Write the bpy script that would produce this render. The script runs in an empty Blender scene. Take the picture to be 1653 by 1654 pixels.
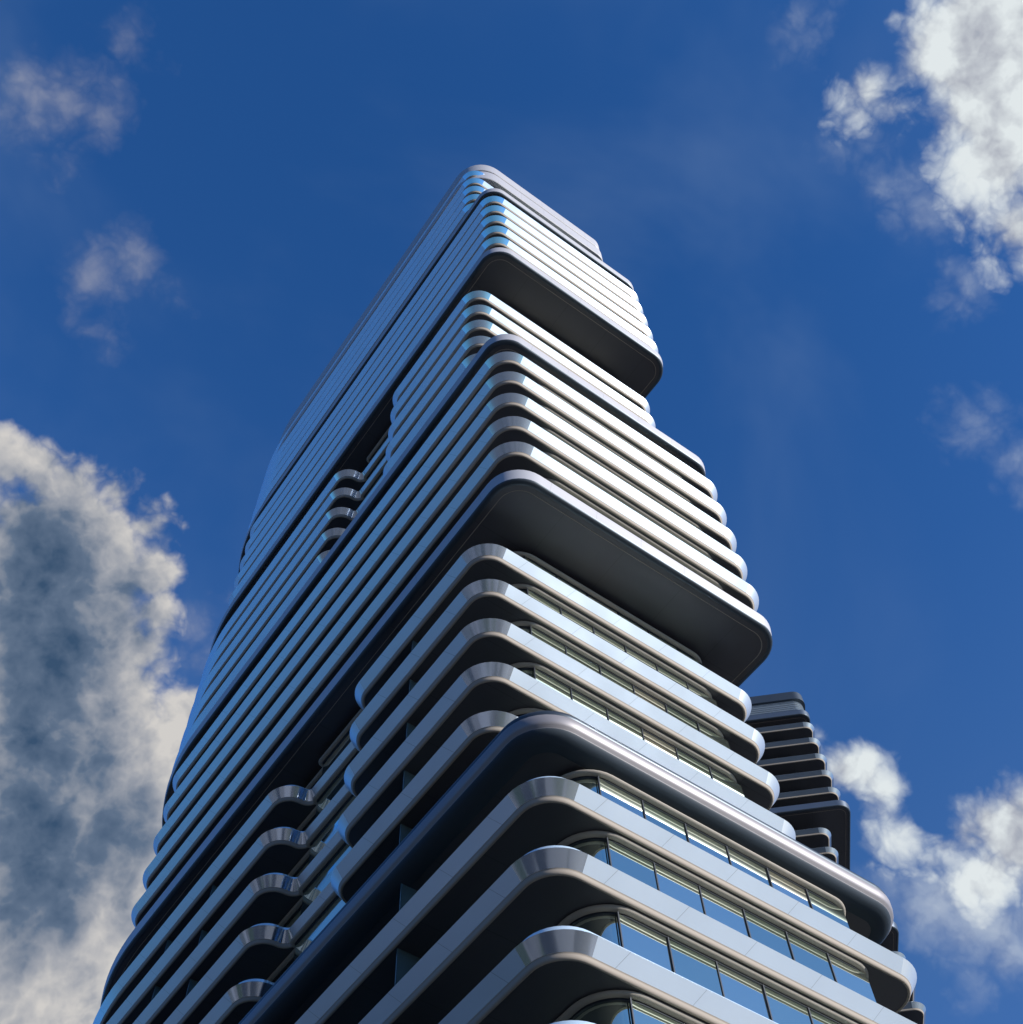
import bpy, bmesh, math, random
from mathutils import Vector, Matrix

U = 3.6            # one storey in metres
EYE = 1.6          # eye height above the pavement
random.seed(7)
scene = bpy.context.scene
COL = scene.collection

# ------------------------------------------------------------------ helpers
def link(o, parent=None):
    COL.objects.link(o)
    if parent is not None:
        o.parent = parent
    return o

def tag(o, label=None, cat=None, group=None, kind=None):
    if label: o['label'] = label
    if cat: o['category'] = cat
    if group: o['group'] = group
    if kind: o['kind'] = kind
    return o

def empty(name, loc=(0, 0, 0), rz=0.0):
    o = bpy.data.objects.new(name, None)
    o.location = loc
    o.rotation_euler = (0, 0, rz)
    o.empty_display_size = 2
    return link(o)

def mesh_obj(name, verts, faces, mat, parent=None, smooth=None, loc=None):
    me = bpy.data.meshes.new(name)
    me.from_pydata(verts, [], faces)
    me.materials.append(mat)
    if smooth is not None:
        me.polygons.foreach_set('use_smooth', [True] * len(me.polygons))
        me.set_sharp_from_angle(angle=math.radians(smooth))
    me.update()
    o = bpy.data.objects.new(name, me)
    if loc: o.location = loc
    return link(o, parent)

def Z(z):            # storeys above the eye -> metres above the ground
    return z * U + EYE

# ------------------------------------------------------------------ plan outlines
def outline(items, seg=10):
    """items: ('v', x, y, r) polygon corners (counter-clockwise, rounded by r)
    or ('nose', x0, x1, y, b) a half ellipse closing the far end.
    Returns a list of (x, y, nx, ny, in_corner) with outward normals."""
    pts = []
    exp = []
    for it in items:
        if it[0] == 'v':
            exp.append(('v', Vector((it[1], it[2])), it[3]))
        else:
            _, x0, x1, y, b = it
            exp.append(('n', Vector((x1, y)), it))
            exp.append(('e', Vector((x0, y)), None))
    n = len(exp)
    for i, e in enumerate(exp):
        if e[0] == 'n':
            _, x0, x1, y, b = e[2]
            cx, a = (x0 + x1) / 2, (x1 - x0) / 2
            m = 44
            for k in range(m + 1):
                t = math.pi * k / m
                nx, ny = math.cos(t) / a, math.sin(t) / b
                l = math.hypot(nx, ny)
                pts.append((cx + a * math.cos(t), y + b * math.sin(t), nx / l, ny / l, False))
        elif e[0] == 'v':
            p = e[1]
            d0 = (p - exp[i - 1][1]).normalized()
            d1 = (exp[(i + 1) % n][1] - p).normalized()
            n0 = Vector((d0.y, -d0.x)); n1 = Vector((d1.y, -d1.x))
            crossz = d0.x * d1.y - d0.y * d1.x
            ang = math.acos(max(-1, min(1, d0.dot(d1))))
            r = e[2]
            tl = r * math.tan(ang / 2)
            a0 = math.atan2(n0.y, n0.x)
            if crossz > 0:
                c = p - d0 * tl - n0 * r
                for k in range(seg + 1):
                    t = a0 + ang * k / seg
                    pts.append((c.x + r * math.cos(t), c.y + r * math.sin(t), math.cos(t), math.sin(t), k < seg))
            else:
                c = p - d0 * tl + n0 * r
                for k in range(seg + 1):
                    t = a0 - ang * k / seg
                    pts.append((c.x - r * math.cos(t), c.y - r * math.sin(t), math.cos(t), math.sin(t), k < seg))
    return pts

def ring(name, ol, prof, mat, parent, z, smooth=35, part=None):
    """sweep the profile [(inset, dz)] (storeys) round the outline at height z"""
    verts, faces = [], []
    n, m = len(ol), len(prof)
    for (x, y, nx, ny, _c) in ol:
        for (o, dz) in prof:
            verts.append(((x - nx * o) * U, (y - ny * o) * U, dz * U))
    for i in range(n):
        if part is not None and ol[i][4] != part: continue
        j = (i + 1) % n
        for k in range(m - 1):
            faces.append((i * m + k, i * m + k + 1, j * m + k + 1, j * m + k))
    return mesh_obj(name, verts, faces, mat, parent, smooth, (0, 0, Z(z)))

def arcs(ol):
    out, n, i = [], len(ol), 0
    while i < n:
        if ol[i][4]:
            j = i
            while j < n and ol[j][4]: j += 1
            out.append((i, j)); i = j
        else: i += 1
    return out

def plate(name, ol, inset, z0, z1, mat, parent):
    """floor plate: capped prism with the outline offset inwards"""
    verts, faces = [], []
    n = len(ol)
    for zz in (z0, z1):
        for (x, y, nx, ny, _c) in ol:
            verts.append(((x - nx * inset) * U, (y - ny * inset) * U, zz * U))
    faces.append(tuple(range(n - 1, -1, -1)))
    faces.append(tuple(range(n, 2 * n)))
    for i in range(n):
        j = (i + 1) % n
        faces.append((i, j, n + j, n + i))
    return verts, faces

def boxes(name, lst, mat, parent, loc=(0, 0, 0)):
    verts, faces = [], []
    for (x0, x1, y0, y1, z0, z1) in lst:
        b = len(verts)
        for zz in (z0, z1):
            for (x, y) in ((x0, y0), (x1, y0), (x1, y1), (x0, y1)):
                verts.append((x * U, y * U, zz * U))
        faces += [(b + 3, b + 2, b + 1, b), (b + 4, b + 5, b + 6, b + 7), (b, b + 1, b + 5, b + 4),
                  (b + 1, b + 2, b + 6, b + 5), (b + 2, b + 3, b + 7, b + 6), (b + 3, b, b + 4, b + 7)]
    return mesh_obj(name, verts, faces, mat, parent, None, loc)

# ------------------------------------------------------------------ materials
def new_mat(name):
    m = bpy.data.materials.new(name)
    m.use_nodes = True
    nt = m.node_tree
    b = nt.nodes['Principled BSDF']
    return m, nt, b

def metal(name, col, metallic, rough, var=0.06, bump=0.0, scale=0.35, coat=0.0, joint=None, grid=False, spec=0.5):
    m, nt, b = new_mat(name)
    tc = nt.nodes.new('ShaderNodeTexCoord')
    no = nt.nodes.new('ShaderNodeTexNoise'); no.inputs['Scale'].default_value = scale
    no.inputs['Detail'].default_value = 5
    nt.links.new(tc.outputs['Object'], no.inputs['Vector'])
    mr = nt.nodes.new('ShaderNodeMapRange')
    mr.inputs[3].default_value = 1 - var; mr.inputs[4].default_value = 1 + var
    nt.links.new(no.outputs['Fac'], mr.inputs[0])
    vm = nt.nodes.new('ShaderNodeVectorMath'); vm.operation = 'SCALE'
    vm.inputs[0].default_value = col[:3]
    nt.links.new(mr.outputs[0], vm.inputs['Scale'])
    if joint:
        # open joints between the panels, a few millimetres of shadow gap
        sp = nt.nodes.new('ShaderNodeSeparateXYZ'); nt.links.new(tc.outputs['Object'], sp.inputs[0])
        def mth(op, a, c=None):
            q = nt.nodes.new('ShaderNodeMath'); q.operation = op
            for i_, v_ in enumerate((a, c)):
                if v_ is None: continue
                if isinstance(v_, (int, float)): q.inputs[i_].default_value = v_
                else: nt.links.new(v_, q.inputs[i_])
            return q.outputs[0]
        pitch, wd = joint
        def line(v): return mth('LESS_THAN', mth('PINGPONG', v, pitch / 2), wd)
        if grid: ln = mth('MAXIMUM', line(sp.outputs[0]), line(sp.outputs[1]))
        else: ln = line(mth('ADD', sp.outputs[0], sp.outputs[1]))
        k = mth('SUBTRACT', 1.0, mth('MULTIPLY', ln, 0.4))
        v2 = nt.nodes.new('ShaderNodeVectorMath'); v2.operation = 'SCALE'
        nt.links.new(vm.outputs[0], v2.inputs[0]); nt.links.new(k, v2.inputs['Scale']); vm = v2
    nt.links.new(vm.outputs[0], b.inputs['Base Color'])
    b.inputs['Metallic'].default_value = metallic
    r2 = nt.nodes.new('ShaderNodeMapRange')
    r2.inputs[3].default_value = max(0.02, rough - 0.05); r2.inputs[4].default_value = rough + 0.06
    nt.links.new(no.outputs['Fac'], r2.inputs[0]); nt.links.new(r2.outputs[0], b.inputs['Roughness'])
    b.inputs['Specular IOR Level'].default_value = spec
    if coat: b.inputs['Coat Weight'].default_value = coat; b.inputs['Coat Roughness'].default_value = 0.08
    if bump:
        n2 = nt.nodes.new('ShaderNodeTexNoise'); n2.inputs['Scale'].default_value = 0.5; n2.inputs['Detail'].default_value = 2
        nt.links.new(tc.outputs['Object'], n2.inputs['Vector'])
        bp = nt.nodes.new('ShaderNodeBump'); bp.inputs['Strength'].default_value = bump; bp.inputs['Distance'].default_value = 0.05
        nt.links.new(n2.outputs['Fac'], bp.inputs['Height']); nt.links.new(bp.outputs[0], b.inputs['Normal'])
    return m

M = {}
M['fascia'] = metal('satin_aluminium', (0.43, 0.50, 0.58), 0.48, 0.23, 0.03, joint=(3.3, 0.012))
M['fascia_high'] = metal('satin_aluminium_plain', (0.43, 0.50, 0.58), 0.48, 0.26, 0.0)
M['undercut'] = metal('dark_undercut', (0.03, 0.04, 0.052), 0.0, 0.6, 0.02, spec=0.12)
M['corner_end'] = metal('brushed_aluminium', (0.46, 0.50, 0.54), 0.55, 0.38, 0.03)
M['corner'] = metal('polished_aluminium', (0.50, 0.56, 0.63), 0.93, 0.13, 0.03)
M['lip'] = metal('aluminium_lip', (0.62, 0.68, 0.78), 0.8, 0.25, 0.04)
M['rim'] = metal('champagne_trim', (0.27, 0.235, 0.20), 0.0, 0.62, 0.04, spec=0.12)
M['header'] = metal('cream_header', (0.27, 0.245, 0.215), 0.0, 0.7, 0.05, spec=0.08)
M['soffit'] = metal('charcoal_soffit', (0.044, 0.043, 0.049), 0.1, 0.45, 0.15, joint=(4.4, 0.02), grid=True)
M['slab'] = metal('pale_grey_slab_edge', (0.36, 0.355, 0.37), 0.25, 0.40, 0.03, joint=(3.3, 0.010))
M['bull'] = metal('burnished_slab_edge', (0.20, 0.19, 0.20), 0.35, 0.5, 0.05, spec=0.2)
M['fascia_far'] = metal('far_shaded_aluminium', (0.10, 0.13, 0.17), 0.6, 0.35, 0.05)  # far tower metals: its shade is put into these darker copies
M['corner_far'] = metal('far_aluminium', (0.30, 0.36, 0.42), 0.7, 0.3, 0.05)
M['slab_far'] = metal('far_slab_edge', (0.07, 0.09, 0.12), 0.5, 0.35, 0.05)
M['dark'] = metal('dark_bronze_metal', (0.040, 0.052, 0.066), 0.55, 0.42, 0.02)
M['frame'] = metal('dark_window_frame', (0.03, 0.035, 0.045), 0.5, 0.35, 0.1)
M['screen'] = metal('smoked_glass_screen', (0.10, 0.15, 0.16), 0.3, 0.12, 0.1)
M['rail'] = metal('balustrade_glass', (0.60, 0.72, 0.78), 0.5, 0.08, 0.05)

def glass_mat():
    m, nt, b = new_mat('coated_glass')
    oi = nt.nodes.new('ShaderNodeObjectInfo')
    cr = nt.nodes.new('ShaderNodeValToRGB'); cr.color_ramp.interpolation = 'CONSTANT'
    el = cr.color_ramp.elements
    el[0].color = (0.70, 0.80, 0.68, 1); el[1].position = 0.3; el[1].color = (0.80, 0.88, 0.76, 1)
    for p_, c_ in ((0.55, (0.64, 0.75, 0.64, 1)), (0.75, (0.76, 0.84, 0.73, 1)), (0.9, (0.96, 0.96, 0.82, 1))):
        q_ = el.new(p_); q_.color = c_
    nt.links.new(oi.outputs['Random'], cr.inputs['Fac'])
    nt.links.new(cr.outputs[0], b.inputs['Base Color'])
    b.inputs['Metallic'].default_value = 0.98
    b.inputs['Roughness'].default_value = 0.03
    tc = nt.nodes.new('ShaderNodeTexCoord')
    n2 = nt.nodes.new('ShaderNodeTexNoise'); n2.inputs['Scale'].default_value = 0.35; n2.inputs['Detail'].default_value = 1
    nt.links.new(tc.outputs['Object'], n2.inputs['Vector'])
    bp = nt.nodes.new('ShaderNodeBump'); bp.inputs['Strength'].default_value = 0.15; bp.inputs['Distance'].default_value = 0.03
    nt.links.new(n2.outputs['Fac'], bp.inputs['Height']); nt.links.new(bp.outputs[0], b.inputs['Normal'])
    return m
M['glass'] = glass_mat()
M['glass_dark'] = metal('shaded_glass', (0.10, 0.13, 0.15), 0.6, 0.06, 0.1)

# ------------------------------------------------------------------ profiles (storeys)
BAND = [(0.17, -0.11), (0.075, -0.004), (0.045, 0.0), (0.006, 0.0), (0.0, -0.008)]
FASCIA = [(0.0, -0.008), (0.113, -0.160)]
RIM = [(0.113, -0.160), (0.121, -0.166), (0.125, -0.178), (0.132, -0.196), (0.142, -0.208), (0.156, -0.215), (0.168, -0.212), (0.176, -0.2)]
SLAB = [(0.10, 0.0), (0.02, 0.0), (0.0, -0.015), (0.028, -0.255)]
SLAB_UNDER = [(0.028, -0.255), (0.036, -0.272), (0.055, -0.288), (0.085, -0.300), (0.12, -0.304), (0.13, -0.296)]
BULL = [(0.03, -0.095), (0.010, -0.100), (0.0, -0.112), (0.002, -0.17), (0.010, -0.215), (0.028, -0.248), (0.055, -0.266), (0.06, -0.275)]
BULL_TOP = [(0.12, 0.0), (0.05, 0.0), (0.02, -0.02), (0.012, -0.05), (0.02, -0.085), (0.03, -0.095)]
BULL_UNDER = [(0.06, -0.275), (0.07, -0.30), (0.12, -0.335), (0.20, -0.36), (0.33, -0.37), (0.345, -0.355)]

def floor_band(t, z, ol, rail=False, far=False):
    """one balcony storey: band with its lip, trim and soffit as sub-parts"""
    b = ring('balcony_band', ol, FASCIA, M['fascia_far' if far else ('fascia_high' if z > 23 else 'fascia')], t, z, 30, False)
    for a0, a1 in arcs(ol):
        verts, faces = [], []
        for i in range(a0, a1 + 1):
            x, y, nx, ny, _c = ol[i % len(ol)]
            for (o, dz) in FASCIA: verts.append(((x - nx * o) * U, (y - ny * o) * U, dz * U))
        for i in range(a1 - a0): faces.append((2 * i, 2 * i + 1, 2 * i + 3, 2 * i + 2))
        mid = ol[((a0 + a1) // 2) % len(ol)]
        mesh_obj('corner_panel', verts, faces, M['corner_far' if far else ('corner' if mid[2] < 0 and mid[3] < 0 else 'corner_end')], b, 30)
    ch = [('lip', BAND, 'lip'), ('edge_trim', RIM, 'rim')]
    for nm, pr, mt in ch:
        if nm == 'lip' and z > 23: mt = 'fascia_high'
        c = ring(nm, ol, pr, M[mt], None, 0, 50); c.location = (0, 0, 0); c.parent = b
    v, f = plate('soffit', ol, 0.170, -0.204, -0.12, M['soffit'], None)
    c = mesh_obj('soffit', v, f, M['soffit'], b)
    if rail:
        c = ring('glass_balustrade', ol[:], [(0.105, -0.05), (0.105, 0.125), (0.112, 0.125), (0.112, -0.05)], M['rail'], None, 0, 12)
        c.location = (0, 0, 0); c.parent = b
    return b

def slab(t, z, ol, bull=False, far=False):
    if bull:
        b = ring('projecting_slab', ol, BULL, M['bull'], t, z, 60)
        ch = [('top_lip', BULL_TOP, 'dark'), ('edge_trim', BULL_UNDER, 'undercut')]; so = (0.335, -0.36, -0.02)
    else:
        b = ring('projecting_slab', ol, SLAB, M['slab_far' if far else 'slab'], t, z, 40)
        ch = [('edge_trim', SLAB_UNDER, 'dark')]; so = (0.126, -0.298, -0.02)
    for nm, pr, mt in ch:
        c = ring(nm, ol, pr, M[mt], None, 0, 60); c.location = (0, 0, 0); c.parent = b
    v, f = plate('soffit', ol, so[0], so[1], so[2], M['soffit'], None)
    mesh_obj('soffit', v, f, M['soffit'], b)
    if not bull:
        c = ring('soffit_glint', ol, [(0.215, -0.296), (0.219, -0.303), (0.226, -0.303), (0.230, -0.296)], M['rim'], None, 0, 60)  # added bead, stands in for the sun's glint along the rounded edge
        c.location = (0, 0, 0); c.parent = b
    return b

def glazing(t, z, gl, h, dark=False, head=True):
    """window wall of one storey, hanging below level z by h"""
    g = ring('window_wall', gl, [(0.0, -h), (0.0, -0.2)], M['glass'], t, z, 30)
    if head:
        c = ring('header', gl, [(-0.03, -0.200), (-0.075, -0.203), (-0.092, -0.215), (-0.088, -0.232), (-0.06, -0.242), (-0.02, -0.242), (-0.015, -0.23)], M['header'], None, 0, 60)
        c.location = (0, 0, 0); c.parent = g
        c = ring('frame', gl, [(-0.016, -0.23), (-0.016, -0.262), (0.01, -0.262)], M['frame'], None, 0, 30)
        c.location = (0, 0, 0); c.parent = g
    return g

CLOUDS = [
    ( [(0.0637, 0.6834, 0.7272, 0.3338), (-0.1568, 0.2901, 0.9441, 0.1725), (-0.0596, 0.4064, 0.9118, 0.1532)] ,
     [(-0.0551, 0.5452, 0.8365, 0.0275), (-0.0293, 0.5423, 0.8397, 0.0289), (0.0026, 0.5434, 0.8395, 0.0331), (0.0331, 0.5329, 0.8455, 0.0265), (0.0638, 0.5414, 0.8384, 0.0267), (0.0839, 0.562, 0.8229, 0.0292), (0.104, 0.5843, 0.8049, 0.0243), (0.1084, 0.6111, 0.7841, 0.0337), (0.1187, 0.636, 0.7625, 0.0428), (0.1612, 0.6241, 0.7646, 0.0363), (0.1693, 0.657, 0.7346, 0.0428), (0.0245, 0.5973, 0.8017, 0.0796), (0.053, 0.6567, 0.7523, 0.0919), (0.115, 0.707, 0.6978, 0.0996), (0.1422, 0.7619, 0.6319, 0.1038), (0.1944, 0.735, 0.6496, 0.0673)] ,
     [(-0.1823, 0.3114, 0.9326, 0.0363), (-0.16, 0.2972, 0.9413, 0.0269), (-0.1389, 0.253, 0.9575, 0.0218), (-0.0644, 0.4154, 0.9074, 0.0065), (-0.0508, 0.3909, 0.919, 0.0056), (0.1429, 0.5759, 0.8049, 0.0222), (0.1597, 0.5988, 0.7848, 0.0294), (-0.066, 0.4459, 0.8926, 0.0116)] ,
     [(-0.0158, 0.5843, 0.8114, 0.0324), (0.012, 0.6159, 0.7877, 0.0554), (0.0171, 0.5645, 0.8253, 0.026), (0.0523, 0.6489, 0.7591, 0.0508), (0.0559, 0.5962, 0.8009, 0.0261), (0.0779, 0.6815, 0.7276, 0.0503), (0.1268, 0.7332, 0.6681, 0.0556), (0.0898, 0.7271, 0.6806, 0.0531), (0.0764, 0.613, 0.7863, 0.0285), (0.0589, 0.6295, 0.7748, 0.0328), (0.1198, 0.7549, 0.6449, 0.0348), (0.1583, 0.6997, 0.6967, 0.023)] , 0.66, 2.3, 0.5, 0.18 ),
    ( [(0.4156, -0.0878, 0.9053, 0.24), (0.2872, -0.0689, 0.9554, 0.0972), (0.6781, 0.3236, 0.6599, 0.2009), (0.5929, 0.1073, 0.7981, 0.1643)] ,
     [(0.3785, -0.1283, 0.9167, 0.0719), (0.4158, -0.0935, 0.9046, 0.0606), (0.4474, -0.064, 0.8921, 0.0572), (0.4788, -0.0396, 0.877, 0.0489), (0.5018, -0.0195, 0.8648, 0.0335), (0.3439, -0.0433, 0.938, 0.0325), (0.3631, -0.0475, 0.9305, 0.0248), (0.3399, -0.1112, 0.9339, 0.0301), (0.3889, -0.0628, 0.9192, 0.0213), (0.3728, -0.1023, 0.9223, 0.0346), (0.3544, -0.0767, 0.932, 0.0154), (0.4329, -0.0341, 0.9008, 0.027), (0.6071, 0.3493, 0.7138, 0.0277), (0.6196, 0.3376, 0.7086, 0.0312), (0.6354, 0.3377, 0.6944, 0.0346), (0.6422, 0.3501, 0.6819, 0.0334), (0.6574, 0.3467, 0.6691, 0.034), (0.6744, 0.3337, 0.6586, 0.0317), (0.6828, 0.3155, 0.659, 0.0351), (0.6903, 0.2964, 0.66, 0.0375), (0.707, 0.2878, 0.646, 0.0527), (0.703, 0.3218, 0.6342, 0.0396), (0.6146, 0.1318, 0.7777, 0.0156)] ,
     [(0.2872, -0.0689, 0.9554, 0.0106), (0.3662, -0.0273, 0.9301, 0.0114), (0.4272, -0.0116, 0.9041, 0.0275), (0.4827, 0.0162, 0.8756, 0.0207), (0.4984, 0.0258, 0.8666, 0.0138), (0.471, 0.0149, 0.882, 0.0115), (0.5603, 0.0898, 0.8234, 0.0209), (0.5832, 0.0903, 0.8073, 0.023), (0.6725, 0.3655, 0.6435, 0.0099), (0.6914, 0.3501, 0.632, 0.0488), (0.7202, 0.3411, 0.6041, 0.0517), (0.618, 0.3614, 0.6982, 0.0118)] ,
     [] , 0.84, 2.8, 0.9, 0.14 ),
]
SKYK = 0.05
CLK = 9.5
EXPO = 1.2
HMEAN = 0.42
SKYTINT = (0.50, 1.06, 1.78)
# ------------------------------------------------------------------ tower
def plan_block(w, y0, r=0.52, x0=0.0):            # flush storeys of a block, rounded far end
    return outline([('v', x0, y0, r), ('v', w, y0, r), ('v', w, 13.95, 0.75), ('v', x0, 13.95, 0.75)])
def plan_slab(w, y0, r=0.6, x0=0.0, yn=12.7, b=4.5):
    return outline([('v', x0, y0, r), ('v', w, y0, r), ('nose', x0, w, yn, b)])
def plan_notch(w, y0, r=0.5):                      # set back storeys with a bay cut in the long side
    return outline([('v', 0, y0, r), ('v', w, y0, r), ('nose', 0, w, 12.7, 4.5),
                    ('v', 0, 6.75, 0.47), ('v', 0.55, 6.75, 0.06), ('v', 0.55, 4.78, 0.06), ('v', 0, 4.78, 0.47)])
def plan_glass(w, y0, far='nose'):
    it = [('v', 0.82, y0 + 0.30, 0.42), ('v', w - 0.88, y0 + 0.30, 0.3)]
    it += [('nose', 0.82, w - 0.88, 12.3, 3.7)] if far == 'nose' else [('v', w - 0.88, 13.3, 0.3), ('v', 0.82, 13.3, 0.3)]
    return outline(it)
def plan_glass_notch(w, y0):
    return outline([('v', 0.82, y0 + 0.30, 0.42), ('v', w - 0.88, y0 + 0.30, 0.3), ('nose', 0.82, w - 0.88, 12.3, 3.7),
                    ('v', 0.82, 6.68, 0.1), ('v', 0.68, 6.68, 0.03), ('v', 0.68, 4.25, 0.03), ('v', 0.82, 4.25, 0.1)])

T1 = empty('high_rise_tower')
tag(T1, 'nearest tall tower of stacked silvery balcony bands with rounded corners', 'skyscraper')

def windows(t, z, y0, h, n=6, xs=1.084, dx=0.636):
    """individual panes along the short sunlit face, each with its mullion"""
    for k in range(n):
        a = xs + dx * k
        w = boxes('window', [(0.014, dx - 0.014, -0.006, 0.004, -h, -0.262)], M['glass'], t,
                  (a * U, (y0 + 0.30) * U, Z(z)))
        w.rotation_euler = (math.radians(random.uniform(-0.25, 0.25)), 0, math.radians(random.uniform(-0.3, 0.3)))
        boxes('mullion', [(-0.008, 0.008, -0.020, 0.0, -h, -0.25)], M['frame'], w)
    
def screens(t, z, ys, h=0.80):
    for y in ys:
        boxes('balcony_screen', [(0.19, 0.80, -0.006, 0.006, -h - 0.19, -0.208)], M['screen'], t, (0, y * U, Z(z)))

lower = [9.468 - k for k in range(10)]
mid = [15.497 - k for k in range(5)]
blockC = [17.656 + k for k in range(5)]
setB = [27.272 - k for k in range(5)]
blockA = [29.323 + k for k in range(5)]
crown = [35.3 + k for k in range(5)]

# lower block: storeys under the thick bull-nosed slab
olE, glE = plan_notch(5.88, 0.0, 0.54), plan_glass(5.88, -0.02)
olE = plan_slab(5.88, 0.0, 0.54)
for i, z in enumerate(lower):
    floor_band(T1, z, olE, rail=(i < 5))
    glazing(T1, z, glE, 0.95)
    if i < 5:
        windows(T1, z, -0.02, 0.95)
        screens(T1, z, (2.93, 6.2, 9.4, 11.07))
slab(T1, 10.62, plan_slab(5.95, -0.02, 0.62), bull=True)
glazing(T1, 10.42, glE, 1.1)
windows(T1, 10.42, -0.02, 1.1)
screens(T1, 10.42, (2.93, 6.2, 9.4, 11.07), 0.95)

# set back storeys
olD, glD = plan_notch(5.75, 0.925), plan_glass_notch(5.75, 0.925)
for i, z in enumerate(mid):
    floor_band(T1, z, olD, rail=True)
    glazing(T1, z, glD, 0.95)
    windows(T1, z, 0.925, 0.95)
    screens(T1, z, (3.03, 9.4, 11.07))
# second block
slab(T1, 16.69, plan_slab(5.85, 0.09))
glazing(T1, 16.45, glD, 0.95)
windows(T1, 16.45, 0.925, 0.9)
olC, glC = plan_block(5.82, 0.09, 0.54), plan_glass(5.82, 0.09, 'box')
for z in blockC:
    floor_band(T1, z, olC)
    glazing(T1, z, glC, 0.95)
    windows(T1, z, 0.09, 0.95)
slab(T1, 22.65, plan_slab(5.72, 0.09, 0.56))
glazing(T1, 22.42, glC, 0.95)
# upper set back storeys
olB, glB = plan_notch(5.65, 0.925), plan_glass_notch(5.65, 0.925)
for z in setB:
    floor_band(T1, z, olB)
    glazing(T1, z, glB, 0.95)
slab(T1, 28.56, plan_slab(5.66, 0.065))
glazing(T1, 28.3, glB, 0.95)
olA, glA = plan_block(5.6, 0.065, 0.5), plan_glass(5.6, 0.065, 'box')
for z in blockA:
    floor_band(T1, z, olA)
    glazing(T1, z, glA, 0.95)
slab(T1, 34.25, plan_slab(5.58, 0.065, 0.54))
glazing(T1, 34.02, glA, 0.9)
# crown
olR, glR = plan_slab(5.6, 0.925, 0.5), plan_glass(5.6, 0.925)
for z in crown:
    floor_band(T1, z, olR)
    glazing(T1, z, glR, 0.95)
rf = outline([('v', 0.02, 0.80, 1.0), ('v', 5.6, 0.80, 0.5), ('nose', 0.02, 5.6, 12.4, 4.3)])
for z, h in ((40.60, 0.70), (39.66, 0.81)):
    ring('roof_parapet', rf, [(0.15, -0.01), (0.02, 0.0), (0.0, -0.02), (0.02, -h + 0.03), (0.04, -h + 0.01), (0.3, -h)], M['slab'], T1, z, 30)
ring('roof_joint', rf, [(0.05, -0.1), (0.05, 0.1)], M['frame'], T1, 39.72, 30)
v, f = plate('roof', rf, 0.14, -0.5, -0.3, M['soffit'], None)
mesh_obj('roof', v, f, M['soffit'], T1, None, (0, 0, Z(40.56)))
v, f = plate('soffit', rf, 0.2, -0.01, 0.03, M['soffit'], None)
mesh_obj('soffit', v, f, M['soffit'], T1, None, (0, 0, Z(38.84)))

# ------------------------------------------------------------------ second tower
D2 = 35.34
CX, CY = -5.3213, -6.3405
ang = math.radians(30.72)
px, py = CX + D2 * math.cos(ang), CY + D2 * math.sin(ang)
T2 = empty('high_rise_tower', (px * U, py * U, 0), math.radians(46.5 - 90))
tag(T2, 'distant dark tower with thin stacked balcony bands, half hidden behind the nearest tower', 'skyscraper')
def plan2(x1=0.0, y0=0.0, y1=7.5, r=0.5):
    return outline([('v', -16, y0, 0.5), ('v', x1, y0, r), ('v', x1, y1, r), ('v', -16, y1, 0.5)], 8)
def gl2(x1=0.0):
    return outline([('v', -15.2, 0.85, 0.4), ('v', x1 - 0.8, 0.85, 0.4), ('v', x1 - 0.8, 6.7, 0.4), ('v', -15.2, 6.7, 0.4)], 6)
S0 = 0.18
def simple_floor(t, z, ol, gl):
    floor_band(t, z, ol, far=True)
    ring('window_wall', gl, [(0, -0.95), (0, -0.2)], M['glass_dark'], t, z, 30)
for z in crown: simple_floor(T2, z, plan2(S0), gl2())
for z in blockA: simple_floor(T2, z, plan2(-0.72, 0.1), gl2(-0.9))
for z in setB + blockC + mid + lower:
    simple_floor(T2, z, plan2(S0), gl2())
for z in (34.45, 28.56, 22.65, 16.69, 10.62):
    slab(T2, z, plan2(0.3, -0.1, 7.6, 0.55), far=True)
ring('window_wall', gl2(-0.9), [(0, -0.95), (0, -0.2)], M['glass_dark'], T2, 34.2, 30)
lv = ring('roof_louvre', plan2(S0 - 0.1, 0.1), [(0.04 if i % 2 else 0.0, -0.06 * (i // 2) * 2 - 0.03 * (i % 2)) for i in range(13)], M['corner_far'], T2, 40.9, 5)
ring('roof_parapet', plan2(S0), [(0.3, 0), (0.02, 0.0), (0.0, -0.02), (0.0, -0.5), (0.25, -0.52)], M['dark'], T2, 41.4, 30)
v, f = plate('roof', plan2(S0), 0.2, -0.4, -0.2, M['soffit'], None)
mesh_obj('roof', v, f, M['soffit'], T2, None, (0, 0, Z(41.4)))
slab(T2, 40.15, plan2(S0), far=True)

# ------------------------------------------------------------------ ground
g = bpy.data.meshes.new('ground')
R = 3000
g.from_pydata([(-R, -R, 0), (R, -R, 0), (R, R, 0), (-R, R, 0)], [], [(0, 1, 2, 3)])
gm, nt, b = new_mat('pavement')
tc = nt.nodes.new('ShaderNodeTexCoord')
vo = nt.nodes.new('ShaderNodeTexVoronoi'); vo.distance = 'CHEBYCHEV'; vo.inputs['Scale'].default_value = 0.022
nt.links.new(tc.outputs['Object'], vo.inputs['Vector'])
cr = nt.nodes.new('ShaderNodeValToRGB'); cr.color_ramp.interpolation = 'CONSTANT'
for k_, (p_, c_) in enumerate(((0.0, (0.03, 0.035, 0.045, 1)), (0.35, (0.20, 0.19, 0.18, 1)), (0.55, (0.04, 0.06, 0.035, 1)), (0.75, (0.34, 0.33, 0.32, 1)))):
    e_ = cr.color_ramp.elements[k_] if k_ < 2 else cr.color_ramp.elements.new(p_)
    e_.position = p_; e_.color = c_
sx = nt.nodes.new('ShaderNodeSeparateColor'); nt.links.new(vo.outputs['Color'], sx.inputs[0])
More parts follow.
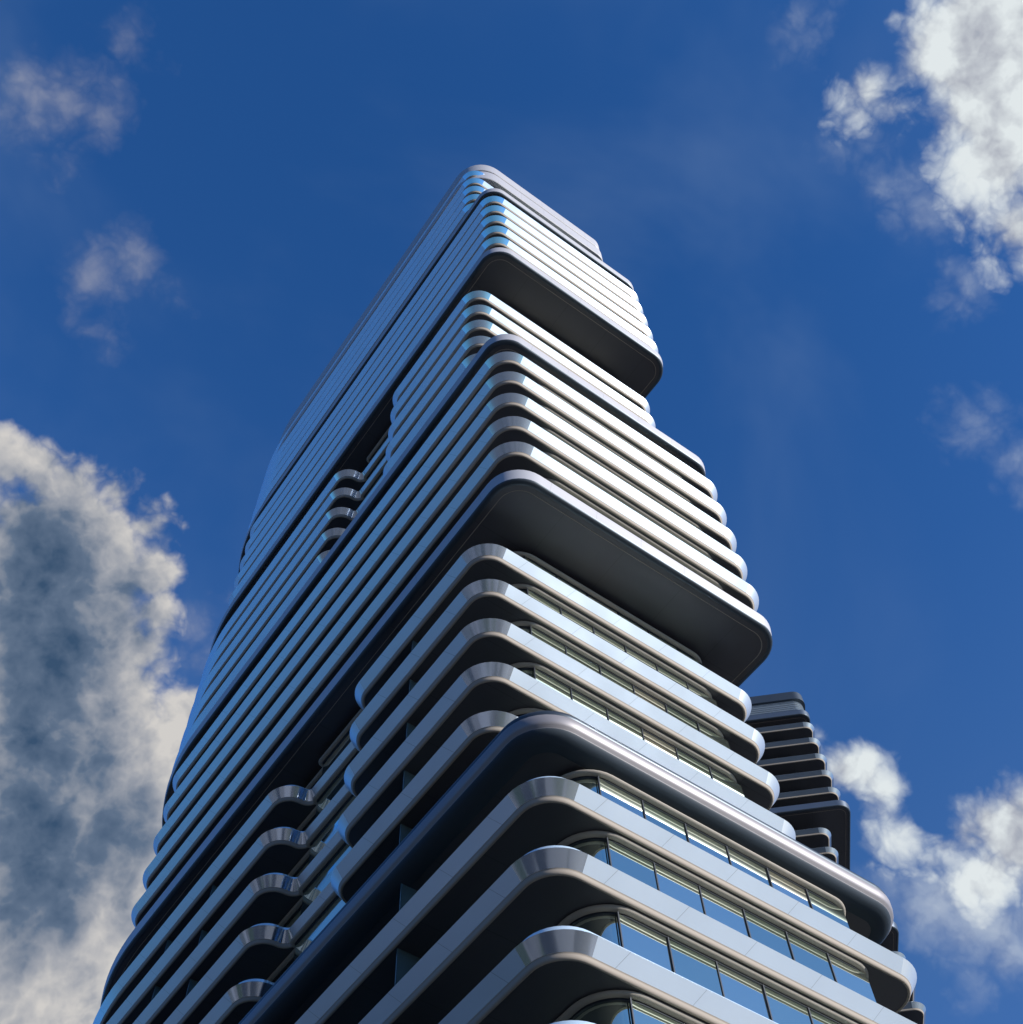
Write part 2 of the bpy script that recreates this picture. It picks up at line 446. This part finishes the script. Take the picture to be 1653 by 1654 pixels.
nt.links.new(sx.outputs[0], cr.inputs['Fac'])
no = nt.nodes.new('ShaderNodeTexNoise'); no.inputs['Scale'].default_value = 0.3; no.inputs['Detail'].default_value = 6
nt.links.new(tc.outputs['Object'], no.inputs['Vector'])
mr = nt.nodes.new('ShaderNodeMapRange'); mr.inputs[3].default_value = 0.7; mr.inputs[4].default_value = 1.3
nt.links.new(no.outputs['Fac'], mr.inputs[0])
vm = nt.nodes.new('ShaderNodeVectorMath'); vm.operation = 'SCALE'
nt.links.new(cr.outputs[0], vm.inputs[0]); nt.links.new(mr.outputs[0], vm.inputs['Scale'])
ln_ = nt.nodes.new('ShaderNodeVectorMath'); ln_.operation = 'LENGTH'; nt.links.new(tc.outputs['Object'], ln_.inputs[0])
fr = nt.nodes.new('ShaderNodeMapRange'); fr.inputs[1].default_value = 200; fr.inputs[2].default_value = 600; nt.links.new(ln_.outputs['Value'], fr.inputs[0])
mg = nt.nodes.new('ShaderNodeMix'); mg.data_type = 'RGBA'; mg.inputs['B'].default_value = (0.11, 0.115, 0.12, 1)
nt.links.new(fr.outputs[0], mg.inputs['Factor']); nt.links.new(vm.outputs[0], mg.inputs['A']); nt.links.new(mg.outputs['Result'], b.inputs['Base Color'])
b.inputs['Roughness'].default_value = 0.9
g.materials.append(gm)
go = link(bpy.data.objects.new('ground', g)); tag(go, kind='structure')

# ------------------------------------------------------------------ sun
SUN_EL, SUN_AZ = math.radians(15), math.radians(-62)      # azimuth counted from +x, counter-clockwise
sd = Vector((math.cos(SUN_EL) * math.cos(SUN_AZ), math.cos(SUN_EL) * math.sin(SUN_AZ), math.sin(SUN_EL)))
sl = bpy.data.lights.new('sun', 'SUN'); sl.energy = 4.1; sl.angle = math.radians(0.53); sl.color = (1.0, 0.965, 0.91)
so = link(bpy.data.objects.new('sun', sl)); so.rotation_euler = sd.to_track_quat('Z', 'Y').to_euler()
so.location = (0, 0, 300)

# ------------------------------------------------------------------ world: sky and clouds by direction
w = bpy.data.worlds.new('World'); scene.world = w; w.use_nodes = True
nt = w.node_tree; N, Lk = nt.nodes, nt.links
bg = N['Background']; bg.inputs['Strength'].default_value = SKYK
sky = N.new('ShaderNodeTexSky'); sky.sky_type = 'NISHITA'; sky.sun_disc = False
sky.sun_elevation = SUN_EL; sky.sun_rotation = math.pi / 2 - SUN_AZ
sky.altitude = 300; sky.air_density = 1.0; sky.dust_density = 0.2; sky.ozone_density = 3.0

def mk_math(op, a, b=None, c=None, clamp=False, tree=None):
    t = tree or nt
    n = t.nodes.new('ShaderNodeMath'); n.operation = op; n.use_clamp = clamp
    for i, v in enumerate((a, b, c)):
        if v is None: continue
        if isinstance(v, (int, float)): n.inputs[i].default_value = v
        else: t.links.new(v, n.inputs[i])
    return n.outputs[0]

# cloud texture group: direction -> billowy height
grp = bpy.data.node_groups.new('cloud_billow', 'ShaderNodeTree')
grp.interface.new_socket('Vector', in_out='INPUT', socket_type='NodeSocketVector')
grp.interface.new_socket('Fac', in_out='OUTPUT', socket_type='NodeSocketFloat')
gi, gout = grp.nodes.new('NodeGroupInput'), grp.nodes.new('NodeGroupOutput')
grp.interface.new_socket('Relief', in_out='OUTPUT', socket_type='NodeSocketFloat')
n1 = grp.nodes.new('ShaderNodeTexNoise'); n1.inputs['Scale'].default_value = 9.0; n1.inputs['Detail'].default_value = 9; n1.inputs['Roughness'].default_value = 0.57
vo = grp.nodes.new('ShaderNodeTexVoronoi'); vo.feature = 'F1'; vo.inputs['Scale'].default_value = 15.0; vo.inputs['Detail'].default_value = 3; vo.inputs['Roughness'].default_value = 0.5; vo.inputs['Lacunarity'].default_value = 2.3
nd = grp.nodes.new('ShaderNodeTexNoise'); nd.inputs['Scale'].default_value = 30; nd.inputs['Detail'].default_value = 4
dv = grp.nodes.new('ShaderNodeVectorMath'); dv.operation = 'MULTIPLY_ADD'
dv.inputs[1].default_value = (0.030, 0.030, 0.030)
grp.links.new(gi.outputs[0], nd.inputs['Vector']); grp.links.new(nd.outputs['Color'], dv.inputs[0]); grp.links.new(gi.outputs[0], dv.inputs[2])
grp.links.new(dv.outputs[0], n1.inputs['Vector']); grp.links.new(dv.outputs[0], vo.inputs['Vector'])
s1 = mk_math('MULTIPLY', n1.outputs['Fac'], 0.75, tree=grp)
s2 = mk_math('MULTIPLY_ADD', vo.outputs['Distance'], -0.42, s1, tree=grp)
s3 = mk_math('ADD', s2, 0.36, tree=grp)
grp.links.new(s3, gout.inputs[0])
r1 = mk_math('MULTIPLY_ADD', vo.outputs['Distance'], -1.0, mk_math('MULTIPLY', n1.outputs['Fac'], 0.55, tree=grp), tree=grp)
grp.links.new(r1, gout.inputs[1])

tcw = N.new('ShaderNodeTexCoord'); D = tcw.outputs['Generated']
def billow(vec):
    g_ = N.new('ShaderNodeGroup'); g_.node_tree = grp; Lk.new(vec, g_.inputs[0]); return g_.outputs
def blobs(lst, k=0.6):
    """smooth union of round lobes: signed distance to the lobes' edge, in units of 0.03 rad"""
    cur = None
    for (x, y, z, r) in lst:
        n = N.new('ShaderNodeVectorMath'); n.operation = 'DISTANCE'; Lk.new(D, n.inputs[0]); n.inputs[1].default_value = (x, y, z)
        v = mk_math('MULTIPLY_ADD', n.outputs['Value'], -1 / 0.03, r / 0.03)
        cur = v if cur is None else mk_math('SMOOTH_MAX', cur, v, k)
    return cur
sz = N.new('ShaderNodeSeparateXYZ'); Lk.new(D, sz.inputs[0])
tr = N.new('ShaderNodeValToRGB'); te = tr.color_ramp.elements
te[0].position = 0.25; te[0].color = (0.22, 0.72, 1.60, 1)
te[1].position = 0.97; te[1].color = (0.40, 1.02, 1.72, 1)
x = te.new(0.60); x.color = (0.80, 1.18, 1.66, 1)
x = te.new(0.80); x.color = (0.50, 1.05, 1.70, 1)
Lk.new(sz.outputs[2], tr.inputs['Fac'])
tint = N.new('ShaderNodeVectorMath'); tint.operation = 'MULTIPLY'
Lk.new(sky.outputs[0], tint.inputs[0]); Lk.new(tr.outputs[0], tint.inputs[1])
vn = N.new('ShaderNodeTexNoise'); vn.inputs['Scale'].default_value = 2.3; vn.inputs['Detail'].default_value = 5; vn.inputs['Roughness'].default_value = 0.55; vn.inputs['Distortion'].default_value = 0.6
Lk.new(D, vn.inputs['Vector'])
vr = N.new('ShaderNodeMapRange'); vr.interpolation_type = 'SMOOTHSTEP'; vr.inputs[1].default_value = 0.44; vr.inputs[2].default_value = 0.74; vr.inputs[3].default_value = 0.0; vr.inputs[4].default_value = 0.11
Lk.new(vn.outputs['Fac'], vr.inputs[0])
veil = N.new('ShaderNodeMix'); veil.data_type = 'RGBA'; veil.inputs['B'].default_value = (0.34 * CLK, 0.46 * CLK, 0.62 * CLK, 1)
Lk.new(vr.outputs[0], veil.inputs['Factor']); Lk.new(tint.outputs[0], veil.inputs['A'])
class _T: outputs = [veil.outputs['Result']]
tint = _T
def smooth(v, a, b, lo=0.0, hi=1.0):
    n = N.new('ShaderNodeMapRange'); n.interpolation_type = 'SMOOTHSTEP'
    n.inputs[1].default_value = a; n.inputs[2].default_value = b; n.inputs[3].default_value = lo; n.inputs[4].default_value = hi
    Lk.new(v, n.inputs[0]); return n.outputs[0]
def cloudy(main, wisp, dark, gain, CAMP, SOFT, DEEP):
    o0 = billow(D); h0, r0 = o0[0], o0[1]
    off = N.new('ShaderNodeVectorMath'); off.operation = 'ADD'; Lk.new(D, off.inputs[0]); off.inputs[1].default_value = (0.010, -0.012, 0.004)
    r1_ = billow(off.outputs[0])[1]
    hc = mk_math('SUBTRACT', h0, HMEAN)
    alpha = None
    if main:
        fM = mk_math('MULTIPLY_ADD', hc, CAMP, blobs(main))
        alpha = smooth(fM, -0.15, SOFT)
    if wisp:
        aW = smooth(mk_math('MULTIPLY_ADD', hc, 5.0, blobs(wisp)), -1.0, 3.4, 0.0, 0.6)
        alpha = aW if alpha is None else mk_math('MAXIMUM', alpha, aW)
    lit = mk_math('MULTIPLY_ADD', mk_math('SUBTRACT', r0, r1_), 0.62, 0.90)
    if main: lit = mk_math('SUBTRACT', lit, smooth(fM, 0.8, 4.5, 0.0, DEEP))
    if dark:
        lit = mk_math('SUBTRACT', lit, smooth(mk_math('MULTIPLY_ADD', hc, 1.5, blobs(dark, 1.6)), -1.5, 1.4, 0.0, 0.62), clamp=True)
    ramp = N.new('ShaderNodeValToRGB'); e = ramp.color_ramp.elements
    e[0].position = 0.0; e[0].color = (0.055, 0.115, 0.22, 1)
    e[1].position = 1.0; e[1].color = (0.88, 0.85, 0.82, 1) if dark else (0.82, 0.88, 0.90, 1)
    x = e.new(0.35); x.color = (0.16, 0.23, 0.35, 1)
    x = e.new(0.65); x.color = (0.46, 0.49, 0.56, 1)
    Lk.new(lit, ramp.inputs['Fac'])
    cc = N.new('ShaderNodeVectorMath'); cc.operation = 'SCALE'; Lk.new(ramp.outputs[0], cc.inputs[0]); cc.inputs['Scale'].default_value = gain
    mix = N.new('ShaderNodeMix'); mix.data_type = 'RGBA'
    Lk.new(alpha, mix.inputs['Factor']); Lk.new(tint.outputs[0], mix.inputs['A']); Lk.new(cc.outputs[0], mix.inputs['B'])
    bgn = N.new('ShaderNodeBackground'); bgn.inputs['Strength'].default_value = SKYK
    Lk.new(mix.outputs['Result'], bgn.inputs['Color'])
    return bgn.outputs[0]
def inside(lst):
    cur = None
    for (x, y, z, r) in lst:
        n = N.new('ShaderNodeVectorMath'); n.operation = 'DISTANCE'; Lk.new(D, n.inputs[0]); n.inputs[1].default_value = (x, y, z)
        v = mk_math('LESS_THAN', n.outputs['Value'], r)
        cur = v if cur is None else mk_math('MAXIMUM', cur, v)
    return cur
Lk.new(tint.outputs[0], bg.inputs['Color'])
cur = bg.outputs[0]
for (reg, main, wisp, dark, gain, camp, soft, deep) in CLOUDS:
    ms = N.new('ShaderNodeMixShader'); Lk.new(inside(reg), ms.inputs[0]); Lk.new(cur, ms.inputs[1]); Lk.new(cloudy(main, wisp, dark, gain * CLK, camp, soft, deep), ms.inputs[2])
    cur = ms.outputs[0]
Lk.new(cur, N['World Output'].inputs['Surface'])
w.cycles.sampling_method = 'MANUAL'; w.cycles.sample_map_resolution = 256

# ------------------------------------------------------------------ camera
rt = Vector((0.81054, -0.58463, -0.03509)); up = Vector((-0.49671, -0.71791, 0.48773)); fw = Vector((0.31033, 0.3779, 0.87229))
cd = bpy.data.cameras.new('camera'); cam = link(bpy.data.objects.new('camera', cd))
mt = Matrix((rt, up, -fw)).transposed().to_4x4(); mt.translation = (CX * U, CY * U, EYE)
cam.matrix_world = mt
cd.sensor_width = 36; cd.sensor_fit = 'HORIZONTAL'; cd.lens = 1921.5 / 1653 * 36
cd.clip_end = 10000; cd.clip_start = 0.1
scene.camera = cam

scene.render.engine = 'CYCLES'
scene.cycles.max_bounces = 6
scene.cycles.glossy_bounces = 4
scene.cycles.diffuse_bounces = 3
scene.view_settings.view_transform = 'Standard'
scene.view_settings.look = 'None'
scene.view_settings.exposure = EXPO
scene.view_settings.gamma = 1.0
